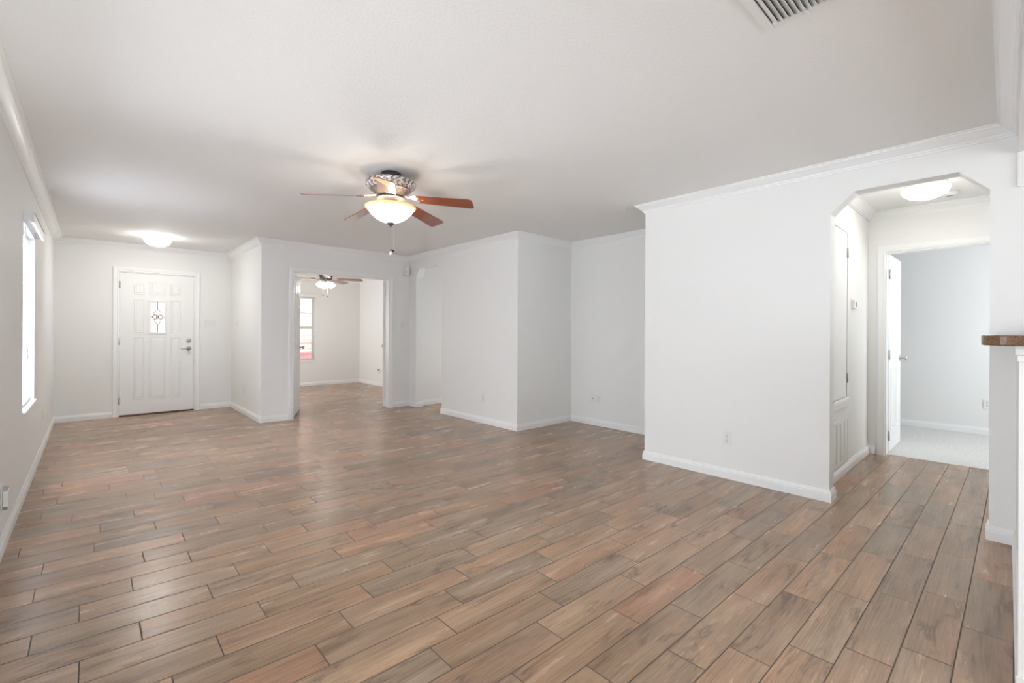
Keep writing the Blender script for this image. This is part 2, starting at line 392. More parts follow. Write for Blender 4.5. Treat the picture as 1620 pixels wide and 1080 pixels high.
W1 = (4.80, 5.70, .61, 2.00); W9 = (.55, 3.45, .30, 2.15); WK = (-3.2, -1.2, .9, 2.1)  # first is the visible window; the other openings are unseen, added for light
wallobj('wall_left', holed(XL-T, XL, KY-T, YD, CH, [W1, W9, WK], 'y'))
FD = (.275, 1.172, 0, 2.052)
wallobj('wall_entry', holed(YD, YD+T, XL-T, X1+T, CH, [FD], 'x'))
WSL = (8.4+.2, 9.9, .6, 2.0)  # unseen side opening, added for the study fill
wallobj('wall_entry_side', holed(X1, X1+T, Y2+T, YD, CH, [], 'y') + holed(X1, X1+T, YD+T, 10.9, CH, [WSL], 'y'))
wallobj('wall_study_front', holed(Y2, Y2+T, X1, X3, CH, [(2.047, 3.498, 0, 2.052)], 'x'))
wallobj('wall_passage_left', [(X3, YN, 0, 6.0, Y2+T, CH)])
wallobj('wall_passage_right', [(X3+T, 5.38, 0, 6.12, 5.50, CH)]); wallobj('wall_passage_end', [(6.0, 5.50, 0, 6.12, Y2+T, CH)])
WS = (2.77, 3.685, .548, 1.985)
wallobj('wall_study_far', holed(YS, YS+T, X1+T, XS+T, CH, [WS], 'x'))
wallobj('wall_study_right', holed(XS, XS+T, Y2+T, YS, CH, [], 'y'))

def arch_wall(name, x0, x1, yA, yB, ya, yb, zj, zt, ca, cb, label=None):
    """wall along y from yA to yB; opening ya..yb with 45-degree style clipped top corners"""
    b = MB()
    poly = [(yA, 0), (ya, 0), (ya, zj), (ca, zt), (cb, zt), (yb, zj), (yb, 0), (yB, 0), (yB, CH), (yA, CH)]
    M = Matrix(((0, 0, 1, 0), (1, 0, 0, 0), (0, 1, 0, 0), (0, 0, 0, 1)))
    # two pieces so every face stays convex enough: left pier, right pier, head
    b.prism([(yA, 0), (ya, 0), (ya, zj), (ya, CH), (yA, CH)], x0, x1, M)
    b.prism([(yb, 0), (yB, 0), (yB, CH), (yb, CH), (yb, zj)], x0, x1, M)
    b.prism([(ya, zj), (ca, zt), (cb, zt), (yb, zj), (yb, CH), (ya, CH)], x0, x1, M)
    bmesh.ops.remove_doubles(b.bm, verts=b.bm.verts, dist=1e-5)
    # drop the coincident inner faces between pieces
    seen = {}
    for f in list(b.bm.faces):
        k = frozenset(v.index for v in f.verts)
        seen.setdefault(frozenset((round(v.co.x, 4), round(v.co.y, 4), round(v.co.z, 4)) for v in f.verts), []).append(f)
    dead = [f for fs in seen.values() if len(fs) > 1 for f in fs]
    bmesh.ops.delete(b.bm, geom=dead, context='FACES')
    return struct(b.build(name, WALL), label)
arch_wall('wall_passage_arch', X3, X3+T, Y4, YN, Y3, YJ, 2.085, 2.228, 5.865, 6.36, 'white wall with a narrow clipped-corner archway')
wallobj('wall_alcove_back', [(X3+T, Y4, 0, X5+T, Y4+T, CH)])
wallobj('wall_alcove_right', [(X5, Y8-T, 0, X5+T, Y4, CH)])
wallobj('wall_alcove_return', [(X8+T, Y8-T, 0, X5, Y8, CH)])
arch_wall('wall_right', X8, X8+T, KY, Y8, .072, .868, 2.078, 2.215, .205, .728, 'white wall with a clipped-corner archway to the hall')
CAB = (4.27, 4.944, .655, 2.115)
wallobj('wall_hall_left', holed(YH, YH+T, X8+T, X10, CH, [CAB], 'x') + [(CAB[0], YH+.06, CAB[2], CAB[1], YH+T, CAB[3])])
wallobj('wall_hall_far', holed(X10, X10+T, -1.6, 2.6, CH, [(.07, .833, 0, 2.036)], 'y'))
wallobj('wall_hall_right', [(X8+T, -.17, 0, X10, -.05, CH)])
wallobj('wall_bedroom_far', [(X11, -1.6, 0, X11+T, 2.6, CH)])
wallobj('wall_bedroom_left', [(X10, 2.6, 0, X11+T, 2.72, CH)])
wallobj('wall_bedroom_right', holed(-1.72, -1.6, X10, X11+T, CH, [(6.1, 7.8, .7, 2.1)], 'x'))
wallobj('wall_kitchen_back', holed(KY-T, KY, XL, X8+T, CH, [(.1, 3.4, 0, 2.2)], 'x'))  # unseen patio opening added to let light in
# header between living room and kitchen, its lower block on the right wall
wallobj('wall_header', [(XL, YB-.16, 2.263, X8, YB, CH)], 'plain header beam between living room and kitchen')
wallobj('wall_header_block', [(X8-.020, -.9, 2.066, X8, YB-.0005, 2.2625)])
# half wall of the breakfast bar
hb = MB().box(2.28, YB-.115, 0, X8, YB, 1.180)
struct(hb.build('wall_bar', WALL), 'white half wall under the breakfast bar')
ec = MB().box(2.262, -.168, 0, 2.28, -.026, 1.180)
ec.box(2.248, -.176, 1.150, 2.262, -.018, 1.180).box(2.254, -.172, 1.128, 2.262, -.022, 1.150).box(2.252, -.172, 0, 2.262, -.022, .09)
struct(ec.build('trim_bar_end', TRIM, bevel=.002), 'white end board capped with moulding under the bar top')

# mouldings
CROWN = [(0, 0), (0, -.076), (.009, -.076), (.011, -.066), (.019, -.063), (.021, -.054), (.028, -.049), (.037, -.041), (.048, -.030), (.060, -.020), (.066, -.018), (.068, -.010), (.078, -.008), (.078, 0)]
loop_main = [(XL, YB), (XL, YD), (X1, YD), (X1, Y2), (X3, Y2), (X3, Y4), (X5, Y4), (X5, Y8), (X8, Y8), (X8, YB)]
struct(MB().sweep(loop_main, CROWN, True, CH-.0005).build('trim_1', TRIM), 'white crown moulding around the living room ceiling')
struct(MB().sweep([(X8+T, -.05), (X8+T, YH), (X10, YH), (X10, -.05)], CROWN, True, CH-.0005).build('trim_2', TRIM), 'white crown moulding around the hall ceiling')
struct(MB().sweep([(X1+T, Y2+T), (X1+T, YS), (XS, YS), (XS, Y2+T)], CROWN, True, CH-.0005).build('trim_3', TRIM), 'white crown moulding in the room with the second fan')
BASE = [(0, 0), (0, .084), (.006, .084), (.008, .072), (.012, .066), (.012, .058), (.015, .054), (.015, 0)]
CAS = .062
def base(name, path): return struct(MB().sweep(path, BASE, False, .0005).build(name, TRIM))
base('baseboard_left', [(XL, KY), (XL, YD), (FD[0]-CAS, YD)])
base('baseboard_entry', [(FD[1]+CAS, YD), (X1, YD), (X1, Y2), (2.047-CAS, Y2)])
base('baseboard_passage', [(3.498+CAS, Y2), (X3, Y2), (X3, YJ), (X3+T, YJ), (X3+T, YN), (6.0, YN)])
base('baseboard_alcove', [(X3+T, 5.50), (X3+T, Y3), (X3, Y3), (X3, Y4), (X5, Y4), (X5, Y8), (X8, Y8), (X8, .868), (X8+T, .868), (X8+T, YH), (X10, YH), (X10, .833+CAS+.008)])
base('baseboard_right', [(X8+T, -.05), (X8+T, .072), (X8, .072), (X8, YB), (2.28, YB)])
base('baseboard_study', [(X1+T, Y2+T), (X1+T, YS), (XS, YS), (XS, Y2+T)])
base('baseboard_bedroom', [(X10+T, 2.6), (X11, 2.6), (X11, -1.6)])

CPROF = [(0, 0), (0, .010), (.006, .014), (.016, .012), (.022, .015), (.050, .018), (.060, .016), (.062, 0)]   # across the casing, out of the wall
def casing(parent, M, w0, w1, ztop, name='casing', z0=0.0):
    """casing on a wall face; M = frame matrix, opening w0..w1 up to ztop"""
    b = MB(); path = [(w0, z0), (w0, ztop), (w1, ztop), (w1, z0)]
    n = len(path); rings = []
    for i in range(n):
        p = Vector(path[i])
        if i == 0: off = Vector((-1, 0))
        elif i == 1: off = Vector((-1, 1))
        elif i == 2: off = Vector((1, 1))
        else: off = Vector((1, 0))
        rings.append([b.bm.verts.new(M @ Vector((p.x+off.x*d, p.y+off.y*d, h))) for d, h in CPROF])
    for a, c in zip(rings, rings[1:]):
        for k in range(len(CPROF)): b.bm.faces.new((a[k], a[(k+1) % len(CPROF)], c[(k+1) % len(CPROF)], c[k]))
    b.bm.faces.new(rings[0]); b.bm.faces.new(rings[-1][::-1])
    return b.build(name, TRIM, parent)
def jambs(parent, M, w0, w1, ztop, depth=T, t=.014, z0=0.0):
    b = MB(); b.box(w0, z0, -depth, w0+t, ztop, .001, M).box(w1-t, z0, -depth, w1, ztop, .001, M).box(w0+t, ztop-t, -depth, w1-t, ztop, .001, M)
    return b.build('door_frame', TRIM, parent)
ROT = lambda M, o: M @ Vector(o)
def knob(parent, M, z_out=0, metal=NICKEL, name='door_knob'):
    prof = [(.030, 0), (.030, .006), (.022, .009), (.011, .013), (.011, .032), (.020, .036), (.027, .046), (.028, .056), (.022, .064), (.0, .067)]
    return MB().lathe(prof, 24, M=M).build(name, metal, parent)
def hinge(parent, M, name='hinge'):
    b = MB().box(-.016, -.045, 0, .016, .045, .003, M); b.cyl(M @ Vector((0, -.048, .006)), M @ Vector((0, .048, .006)), .006, 10)
    return b.build(name, NICKEL, parent)

# ------------------------------------------------------------------ front door
FM = frame((0, YD, 0), (1, 0, 0), (0, -1, 0))
d1 = sempty('door_1', (.72, YD, 0), label='white front door with a small leaded glass pane')
d1i = Matrix.Translation((-.72, -YD, 0))
def P(o, root):        # keep world-space mesh under an Empty that has a location
    o.matrix_parent_inverse = root.matrix_world.inverted() if False else Matrix.Translation(-root.location); return o
P(casing(d1, FM, FD[0]+.004, FD[1]-.004, 2.048), d1)
P(jambs(d1, FM, FD[0], FD[1], 2.052), d1)
sl = MB(); S0, S1, SB, ST = .291, 1.156, .020, 2.036
LG = (.628, .806, 1.188, 1.640)
sy0, sy1 = YD+.010, YD+.055
sl.box(S0, sy0, SB, LG[0], sy1, ST).box(LG[1], sy0, SB, S1, sy1, ST).box(LG[0], sy0, SB, LG[1], sy1, LG[2]).box(LG[0], sy0, LG[3], LG[1], sy1, ST)
SM = frame((0, sy0, 0), (1, 0, 0), (0, -1, 0))
def arcp(u0, u1, v0, va, vb, k=6, bulge=0):
    top = [(u1+(u0-u1)*i/k, vb+(va-vb)*i/k+bulge*math.sin(PI*i/k)) for i in range(k+1)]
    return [(u0, v0), (u1, v0)] + top
sl.panel(arcp(.447, .568, 1.735, 1.865, 1.905, 4, .004), SM); sl.panel(arcp(.622, .812, 1.735, 1.915, 1.915, 6, .010), SM); sl.panel(arcp(.868, .992, 1.735, 1.905, 1.865, 4, .004), SM)
for u0, u1, v0, v1 in ((.447, .568, 1.185, 1.668), (.868, .992, 1.185, 1.668), (.447, .568, .225, 1.122), (.622, .812, .225, 1.122), (.868, .992, .225, 1.122)):
    sl.panel([(u0, v0), (u1, v0), (u1, v1), (u0, v1)], SM)
slab = P(sl.build('door_slab', DOORW, d1), d1)
# lite frame and glass
lf = MB()
for q in ((LG[0]-.022, LG[2]-.022, LG[0]+.006, LG[3]+.022), (LG[1]-.006, LG[2]-.022, LG[1]+.022, LG[3]+.022), (LG[0], LG[2]-.022, LG[1], LG[2]+.006), (LG[0], LG[3]-.006, LG[1], LG[3]+.022)):
    lf.box(q[0], q[1], 0, q[2], q[3], .012, SM)
P(lf.build('lite_frame', DOORW, d1, bevel=.004), d1)
P(MB().box(LG[0], sy0+.012, LG[2], LG[1], sy0+.020, LG[3]).build('leaded_glass', FROST, d1), d1)
LEAD = mat('lead_came', (.10, .065, .065), .5, .1)
ld = MB(); cu, cv = (LG[0]+LG[1])/2, 1.415; g = sy0+.009
def lc(pts, r=.0036): ld.tube([(u, g, v) for u, v in pts], r, 6)
lc([(cu, LG[3]), (cu, cv+.115)]); lc([(cu, cv-.115), (cu, LG[2])])
for sgn in (1, -1):
    lc([(cu, cv+.115), (cu+sgn*.020, cv+.090), (cu+sgn*.042, cv+.062), (cu+sgn*.040, cv+.035), (cu+sgn*.030, cv+.02)])
    lc([(cu, cv-.115), (cu+sgn*.020, cv-.085), (cu+sgn*.040, cv-.055), (cu+sgn*.040, cv-.030), (cu+sgn*.030, cv-.02)])
    hexa = [(cu+sgn*(.032+.028*math.cos(a)), cv+.036*math.sin(a)) for a in [k*PI/3 for k in range(7)]]; lc(hexa, .005)
    lc([(cu+sgn*.060, cv), (cu+sgn*.089, cv)])
sq = [(cu+.016*math.cos(a), cv+.026*math.sin(a)) for a in [k*PI/2 for k in range(5)]]; lc(sq, .005)
P(ld.build('lead_came', LEAD, d1), d1)
# lever and deadbolt
KM = frame((1.092, sy0, 1.065), (1, 0, 0), (0, -1, 0))
P(MB().lathe([(.031, 0), (.031, .010), (.026, .016), (0.013, .018), (.013, .022), (0, .023)], 28, M=KM).box(-.004, -.014, .018, .004, .014, .034, KM).build('deadbolt', NICKEL, d1), d1)
LM = frame((1.092, sy0, .945), (1, 0, 0), (0, -1, 0))
lv = MB().lathe([(.032, 0), (.032, .008), (.026, .014), (.012, .018), (.012, .050), (0, .052)], 28, M=LM)
lv.tube([LM @ Vector(q) for q in ((.004, 0, .044), (-.03, .002, .048), (-.060, -.006, .048), (-.085, -.006, .047), (-.105, .004, .046))], [.010, .009, .008, .007, .006], 10)
P(lv.build('lever_handle', NICKEL, d1), d1)
for zz in (1.86, 1.06, .22):
    P(hinge(d1, frame((.287, YD+.004, zz), (1, 0, 0), (0, -1, 0))), d1)
P(MB().box(.289, YD-.02, 0.0, 1.158, YD+.10, .018).build('threshold', mat('threshold_wood', (.12, .05, .03), .5), d1, bevel=.004), d1)

# ------------------------------------------------------------------ cased opening to the study with two folded-back leaves
d2 = sempty('door_2', (2.77, Y2, 0), label='wide white cased opening with two open door leaves')
GM = frame((0, Y2, 0), (1, 0, 0), (0, -1, 0))
P(casing(d2, GM, 2.051, 3.494, 2.048), d2); P(jambs(d2, GM, 2.047, 3.498, 2.052), d2)
def leaf(root, hx, hy, ang, width, hand, z1=2.03, both_knobs=True, wx=(1, 0), knobz=.965):
    """door leaf hinged at (hx,hy) pointing along angle ang (world, from +x); hand=+1/-1 which side the thickness lies"""
    u = Vector((math.cos(ang), math.sin(ang), 0)); out = Vector((u.y, -u.x, 0))
    M = frame((hx, hy, 0), u, out)      # z_out = 0 on one face
    t = .035
    z0, z1_ = (0, -t) if hand > 0 else (t, 0)
    lo, hi = min(z0, z1_), max(z0, z1_)
    b = MB().box(.003, .010, lo, width, z1, hi, M)
    for face in (hi, lo):
        s_ = 1 if face == hi else -1
        MF = M @ Matrix.Translation((0, 0, face)) @ Matrix.Scale(s_, 4, (0, 0, 1))
        mg, mid = .11, width/2
        for a, c in ((mg, mid-.05), (mid+.05, width-mg)):
            for v0, v1 in ((.22, .86), (1.00, 1.60), (1.70, 1.92)):
                b.panel([(a, v0), (c, v0), (c, v1), (a, v1)], MF)
    lf_ = P(b.build('door_leaf', DOORW, root), root)
    for face, s_ in ((hi, 1), (lo, -1)):
        KMx = M @ Matrix.Translation((width-.065, knobz, face))
        if s_ < 0: KMx = KMx @ Matrix.Rotation(PI, 4, 'X')
        k_ = knob(root, KMx); P(k_, root)
    for zz in (.18, 1.0, 1.82):
        P(hinge(root, M @ Matrix.Translation((.0, zz, hi if hand > 0 else lo)) ), root)
leaf(d2, 2.062, Y2+T+.002, PI/2-math.radians(24), .718, -1)
leaf(d2, 3.484, Y2+T+.002, PI/2-math.radians(31), .718, 1)

# ------------------------------------------------------------------ bedroom door
d3 = sempty('door_3', (X10, .45, 0), label='white panel door standing open into the carpeted bedroom')
HM = frame((X10, 0, 0), (0, -1, 0), (-1, 0, 0))
P(casing(d3, HM, -.829, -.074, 2.032), d3); P(jambs(d3, HM, -.833, -.070, 2.036), d3)
leaf(d3, X10+T+.004, .817, 0.0, .750, 1, knobz=.95)

# ------------------------------------------------------------------ windows
def window(name, M, w0, w1, z0, z1, depth, label, muntins=False):
    """vinyl single-hung window set back in the wall; M frame matrix"""
    r = sempty(name, M @ Vector(((w0+w1)/2, z0, 0)), label=label)
    b = MB(); f = .045; a, c = -depth-.03, -depth
    b.box(w0, z0, a, w0+f, z1, c, M).box(w1-f, z0, a, w1, z1, c, M).box(w0+f, z0, a, w1-f, z0+f, c, M).box(w0+f, z1-f, a, w1-f, z1, c, M)
    zm = (z0+z1)/2+.03
    P(b.build('window_frame', VINYL, r, bevel=.003), r)
    s_ = MB().box(w0+f, zm-.022, a+.004, w1-f, zm+.022, c+.006, M)
    if muntins:
        for k in (1, 2):
            u = w0+f+(w1-w0-2*f)*k/3; s_.box(u-.009, z0+f, a+.012, u+.009, z1-f, a+.020, M)
        for v in ((z0+f+zm)/2, (zm+z1-f)/2): s_.box(w0+f, v-.009, a+.0125, w1-f, v+.009, a+.0195, M)
    P(s_.build('sash_bars', VINYL, r), r)
    P(MB().box(w0+f, z0+f, a+.014, w1-f, z1-f, a+.018, M).build('window_pane', GLASS, r), r)
    return r
LMx = frame((XL, 0, 0), (0, 1, 0), (1, 0, 0))
w = window('window_1', LMx, W1[0], W1[1], W1[2], W1[3], .085, 'narrow white window in the left wall')
P(MB().box(W1[0]+.0005, W1[2]+.0005, -.084, W1[1]-.0005, W1[2]+.012, .002, LMx).box(W1[0]-.02, W1[2]-.012, .0008, W1[1]+.02, W1[2]+.012, .016, LMx).build('window_sill', TRIM, w, bevel=.003), w)
window('window_4', LMx, W9[0], W9[1], W9[2], W9[3], .085, 'added unseen window in the left wall beside the camera, for fill light')  # out of view, put in as an entry for fill light
SMx = frame((0, YS, 0), (1, 0, 0), (0, -1, 0))
w = window('window_2', SMx, WS[0], WS[1], WS[2], WS[3], .085, 'white gridded window at the back of the room with the second fan', True)
P(MB().box(WS[0]+.0005, WS[2]+.0005, -.084, WS[1]-.0005, WS[2]+.012, .002, SMx).box(WS[0]-.01, WS[2]-.02, .0008, WS[1]+.01, WS[2]+.012, .012, SMx).build('window_sill', TRIM, w, bevel=.003), w)
BMx = frame((0, -1.6, 0), (-1, 0, 0), (0, 1, 0))
window('window_3', BMx, -7.8, -6.1, .7, 2.1, .085, 'bedroom window')

# blinds
def blind(label, M, w0, w1, ztop, zbot, tilt, pitch, m, valance_out, val_over, vh, slat_w=.050, zc=-.045, bottom=True):
    r = thing('window_blind', label, 'window blind', M @ Vector(((w0+w1)/2, zbot, 0)))
    vb = MB().box(w0-val_over, ztop-vh+.022, valance_out-.012, w1+val_over, ztop-.012, valance_out, M)
    vb.box(w0-val_over-.004, ztop-.012, valance_out-.014, w1+val_over+.004, ztop, valance_out+.006, M)
    vb.box(w0-val_over-.002, ztop-vh+.006, valance_out-.014, w1+val_over+.002, ztop-vh+.022, valance_out+.003, M)
    vb.box(w0-val_over, ztop-vh+.020, .001, w0-val_over+.010, ztop-.012, valance_out-.012, M).box(w1+val_over-.010, ztop-vh+.020, .001, w1+val_over, ztop-.012, valance_out-.012, M)
    P(vb.build('valance', BLIND, r, bevel=.002), r)
    b = MB(); z = ztop-vh+.01; n = 0
    while z > zbot+.03:
        Mt = M @ Matrix.Translation((0, z, zc)) @ Matrix.Rotation(tilt, 4, 'X')
        b.box(w0+.006, -.0013, -slat_w/2, w1-.006, .0013, slat_w/2, Mt); z -= pitch
    P(b.build('slats', m, r), r)
    P(MB().box(w0+.006, zbot+.014, zc-.022, w1-.006, zbot+.030, zc+.022, M).build('bottom_rail', BLIND, r, bevel=.003), r)
    for u in (w0+.13, w1-.13):
        c = MB().tube([M @ Vector((u, zbot+.02, zc+slat_w/2*abs(math.cos(tilt))+.003)), M @ Vector((u, ztop-.03, zc+slat_w/2*abs(math.cos(tilt))+.003))], .0012, 6)
        P(c.build('ladder_cord', BLIND, r), r)
    return r
bl = blind('white faux-wood blind with closed slats and valance on the left wall window', LMx, W1[0], W1[1], 2.075, W1[2], math.radians(66), .0425, SLAT, .055, .03, .085)
P(MB().tube([LMx @ Vector((W1[0]+.10, .98, .004)), LMx @ Vector((W1[0]+.10, 1.98, .004))], .003, 8).build('tilt_wand', BLIND, bl), bl)
for du, dz_ in ((.16, 1.05), (.19, 1.00)):
    P(MB().cyl(LMx @ Vector((W1[0]+du, dz_, .006)), LMx @ Vector((W1[0]+du, dz_+.05, .006)), .008, 10, .004).build('cord_tassel', PLAST, bl), bl)
blind('white blind with open slats over the gridded window in the room with the second fan', SMx, WS[0], WS[1], 2.036, WS[2], math.radians(6), .050, BLIND, .045, .028, .075)

# ------------------------------------------------------------------ outside
struct(MB().box(-3, 13.2, -.2, 8, 13.4, 4.0).build('outside_brick_wall', BRICK), 'pale brick wall outside the far window')
struct(MB().box(-6, 10.9, -.25, 10, 13.2, -.1).build('outside_ground', mat('ground', (.45, .43, .38), .9)), 'ground outside')
rb = thing('recycling_bin', 'wide red bin outside, coloured pale as if overexposed, seen low through the gridded window', 'bin', (3.35, 11.35, -.1))
RED = mat('overexposed_red_plastic', (.86, .52, .54), .5)  # red lightened in the colour itself to stand in for overexposure
MB().prism([(-.52, -.30), (.52, -.30), (.52, .30), (-.52, .30)], 0, .80).build('body', RED, rb, bevel=.03)
MB().box(-.55, -.34, .80, .55, .34, .84).build('lid', RED, rb, bevel=.02)
MB().cyl((-.36, .33, .09), (-.30, .33, .09), .09, 20).build('wheel', DARK, rb); MB().cyl((.30, .33, .09), (.36, .33, .09), .09, 20).build('wheel', DARK, rb)

# ------------------------------------------------------------------ electrical bits
def outlet(label, M, group=None):
    r = thing('wall_outlet', label, 'outlet', M=M, group=group)
    MB().box(-.035, -.057, .0008, .035, .057, .006).build('cover_plate', PLAST, r, bevel=.002)
    for s_ in (1, -1):
        k = MB().prism([(.0165*math.cos(a), .0145*math.sin(a)*1.0) for a in [2*PI*i/20 for i in range(20)]], .0055, .0085, Matrix.Translation((0, s_*.0195, 0))).build('receptacle', PLAST, r)
        MB().box(-.0075, s_*.0195+.000, .0083, -.0045, s_*.0195+.008, .0089).box(.0045, s_*.0195+.000, .0083, .0075, s_*.0195+.009, .0089).cyl((0, s_*.0195-.006, .0083), (0, s_*.0195-.006, .0089), .003, 10).build('slots', DARK, k)
    MB().cyl((0, 0, .006), (0, 0, .0075), .003, 10).build('screw', NICKEL, r)
    return r
def switch(label, M, gangs=1):
    r = thing('light_switch', label, 'light switch', M=M)
    wd = .035+.023*(gangs-1)
    MB().box(-wd, -.057, .0008, wd, .057, .006).build('cover_plate', PLAST, r, bevel=.002)
    for i in range(gangs):
        u = (i-(gangs-1)/2)*.046
        MB().box(u-.005, -.011, .0055, u+.005, .011, .0075).box(u-.0035, .0, .0075, u+.0035, .010, .017).build('toggle', PLAST, r, bevel=.001)
        for v in (.030, -.030): MB().cyl((u, v, .006), (u, v, .0075), .0028, 10).build('screw', NICKEL, r)
    return r
switch('white triple switch plate beside the front door', frame((1.368, YD, 1.33), (1, 0, 0), (0, -1, 0)), 3)
switch('single white switch on the short wall right of the front door', frame((X1, 8.01, 1.328), (0, 1, 0), (-1, 0, 0)))
outlet('white outlet low on the short wall right of the front door', frame((X1, 7.57, .352), (0, 1, 0), (-1, 0, 0)))
switch('single white switch right of the wide cased opening', frame((3.732, Y2, 1.328), (1, 0, 0), (0, -1, 0)))
outlet('white outlet low on the wall between the narrow archway and the alcove corner', frame((X3, 4.735, .333), (0, 1, 0), (-1, 0, 0)))
outlet('white outlet low in the alcove, right one of a pair', frame((X5, 3.609, .343), (0, 1, 0), (-1, 0, 0)))
outlet('white duplex outlet low on the large right wall before the hall archway', frame((X8, 1.588, .338), (0, 1, 0), (-1, 0, 0)))
outlet('white outlet low on the left wall below and past the window', frame((XL, 6.62, .36), (0, 1, 0), (1, 0, 0)))
outlet('white outlet low on the bedroom wall seen at the edge of the hall archway', frame((X11, .162, .37), (0, 1, 0), (-1, 0, 0)))
cx2 = thing('coax_plate', 'white cable jack plate low in the alcove, left one of a pair', 'cable jack', M=frame((X5, 3.700, .342), (0, 1, 0), (-1, 0, 0)))
MB().box(-.035, -.057, .0008, .035, .057, .006).build('cover_plate', PLAST, cx2, bevel=.002)
MB().cyl((0, .006, .0055), (0, .006, .016), .0055, 12).cyl((0, .006, .016), (0, .006, .018), .003, 8).build('jack', DARK, cx2)
# outlet with a plug-in cover box at the picture's left edge
no = thing('plug_in_cover', 'white box with grey ends low on the left wall near the camera', 'outlet cover', M=frame((XL, 3.77, .288), (0, 1, 0), (1, 0, 0)))
MB().box(-.045, -.062, .0008, .035, .062, .006).build('wall_plate', PLAST, no, bevel=.002)
MB().box(-.042, -.044, .006, .032, .044, .030).build('cover_box', PLAST, no, bevel=.004)
for q in ([(-.042, .045), (.032, .045), (.022, .060), (-.032, .060)], [(-.042, -.045), (.032, -.045), (.022, -.062), (-.032, -.062)]):
    MB().prism(q, .006, .024).build('end_cap', STEEL, no, bevel=.002)
# study outlet with plug and cable
so = outlet('white outlet with a plug and short cable in the room with the second fan', frame((XS, 9.47, .345), (0, 1, 0), (-1, 0, 0)))
OLIVE = mat('olive_plug', (.35, .33, .18), .5)
MB().box(-.020, .006, .009, .016, .036, .040).build('plug', OLIVE, so, bevel=.004)
MB().tube([(0, .010, .035), (-.004, -.010, .040), (-.020, -.045, .030), (-.022, -.085, .016), (-.006, -.090, .012)], .003, 8).build('cable', PLAST, so)
# motion sensor in the corner
ms = thing('motion_sensor', 'small white motion sensor high beside the narrow archway', 'sensor', M=Matrix.Translation((X3-.055, Y2-.040, 2.195)) @ Matrix.Rotation(math.radians(-38), 4, 'Z') @ Matrix.Scale(1.25, 4))
MB().prism([(-.030, -.022), (.030, -.022), (.032, .0), (.022, .02), (-.022, .02), (-.032, .0)], -.052, .052).build('housing', PLAST, ms, bevel=.006)
MB().box(-.018, -.0245, -.030, .018, -.021, .010).build('lens', mat('milky_lens', (.70, .70, .68), .2), ms, bevel=.002)
MB().cyl((.0, -.0235, .026), (.0, -.0215, .026), .004, 10).build('indicator', STEEL, ms)
MB().box(-.016, .016, -.035, .016, .032, .035).build('bracket', PLAST, ms)
# thermostat
th = thing('thermostat', 'small white thermostat on the hall wall past the tall panel', 'thermostat', M=frame((5.135, YH, 1.484), (1, 0, 0), (0, -1, 0)))
MB().box(-.052, -.044, .0008, .052, .044, .008).build('back_plate', PLAST, th, bevel=.002)
MB().box(-.048, -.040, .008, .048, .040, .026).build('housing', PLAST, th, bevel=.004)
MB().box(-.006, -.022, .0255, .038, .022, .027).build('screen', mat('grey_display', (.28, .30, .29), .25), th)

# ------------------------------------------------------------------ hall cabinet panel and return grille
cp = thing('access_panel', 'tall white hinged panel in the hall wall above the grille', 'cabinet door', M=frame(((CAB[0]+CAB[1])/2, YH, CAB[2]), (1, 0, 0), (0, -1, 0)))
hw = (CAB[1]-CAB[0])/2; hh = CAB[3]-CAB[2]
db = MB().box(-hw+.005, .004, -.024, hw-.005, hh-.005, -.003)
cdoor = db.build('door', DOORW, cp, bevel=.002)
for v in (.17, hh-.18):
    MB().box(hw-.022, v-.04, -.004, hw+.016, v+.04, .001).cyl((hw-.002, v-.042, .004), (hw-.002, v+.042, .004), .005, 10).build('hinge', NICKEL, cp)
MB().box(-hw-.005, -.030, .0008, hw+.020, .0, .022).box(-hw, -.075, .0008, hw+.010, -.030, .012).build('sill_moulding', TRIM, cp, bevel=.004)
gr = thing('return_air_grille', 'white perforated return air grille low on the hall wall', 'vent grille', M=frame((4.61, YH, .10), (1, 0, 0), (0, -1, 0)))
GW, GH = .335, .385
fb = MB().box(-GW, 0, .0008, -GW+.03, GH, .010).box(GW-.03, 0, .0008, GW, GH, .010).box(-GW+.03, 0, .0008, GW-.03, .03, .010).box(-GW+.03, GH-.03, .0008, GW-.03, GH, .010)
for k in range(5):
    u = -GW+.03 + .044 + .128*k; fb.box(u-.047, .03, .002, u+.045, GH-.03, .010)
fb.build('frame', PLAST, gr, bevel=.002)
MB().box(-GW+.02, .02, .0008, GW-.02, GH-.02, .0016).build('grille_shade_sheet', DARK, gr)  # dark sheet on the solid wall, standing in for shade behind the grille
sb = MB(); v = .036
while v < GH-.035:
    Mt = Matrix.Translation((0, v, .005)) @ Matrix.Rotation(math.radians(35), 4, 'X'); sb.box(-GW+.03, -.0008, -.004, GW-.03, .0008, .004, Mt); v += .0135
sb.build('louvres', PLAST, gr)

# ------------------------------------------------------------------ ceiling vent
cvn = thing('ceiling_vent', 'white louvred air vent in the ceiling near the kitchen header', 'air vent', (1.815, .487, CH))
A = .178
fb = MB()
for q in ((-A, -A, A, -A+.035), (-A, A-.035, A, A), (-A, -A+.035, -A+.035, A-.035), (A-.035, -A+.035, A, A-.035)):
    fb.box(q[0], q[1], -.012, q[2], q[3], -.0006)
fb.build('frame', PLAST, cvn, bevel=.005)
MB().box(-A+.03, -A+.03, -.0022, A-.03, A-.03, -.0012).build('duct_shade_sheet', GAP, cvn)  # dark sheet under the solid ceiling, standing in for shade inside the duct
v = -A+.045; k = 0; sb = MB()
while v < A-.04:
    Mt = Matrix.Translation((0, v, -.0115)) @ Matrix.Rotation(math.radians(38), 4, 'X')
    sb.box(-A+.035, -.0135, -.0008, A-.035, .0135, .0008, Mt); v += .0187
sb.build('louvres', PLAST, cvn)
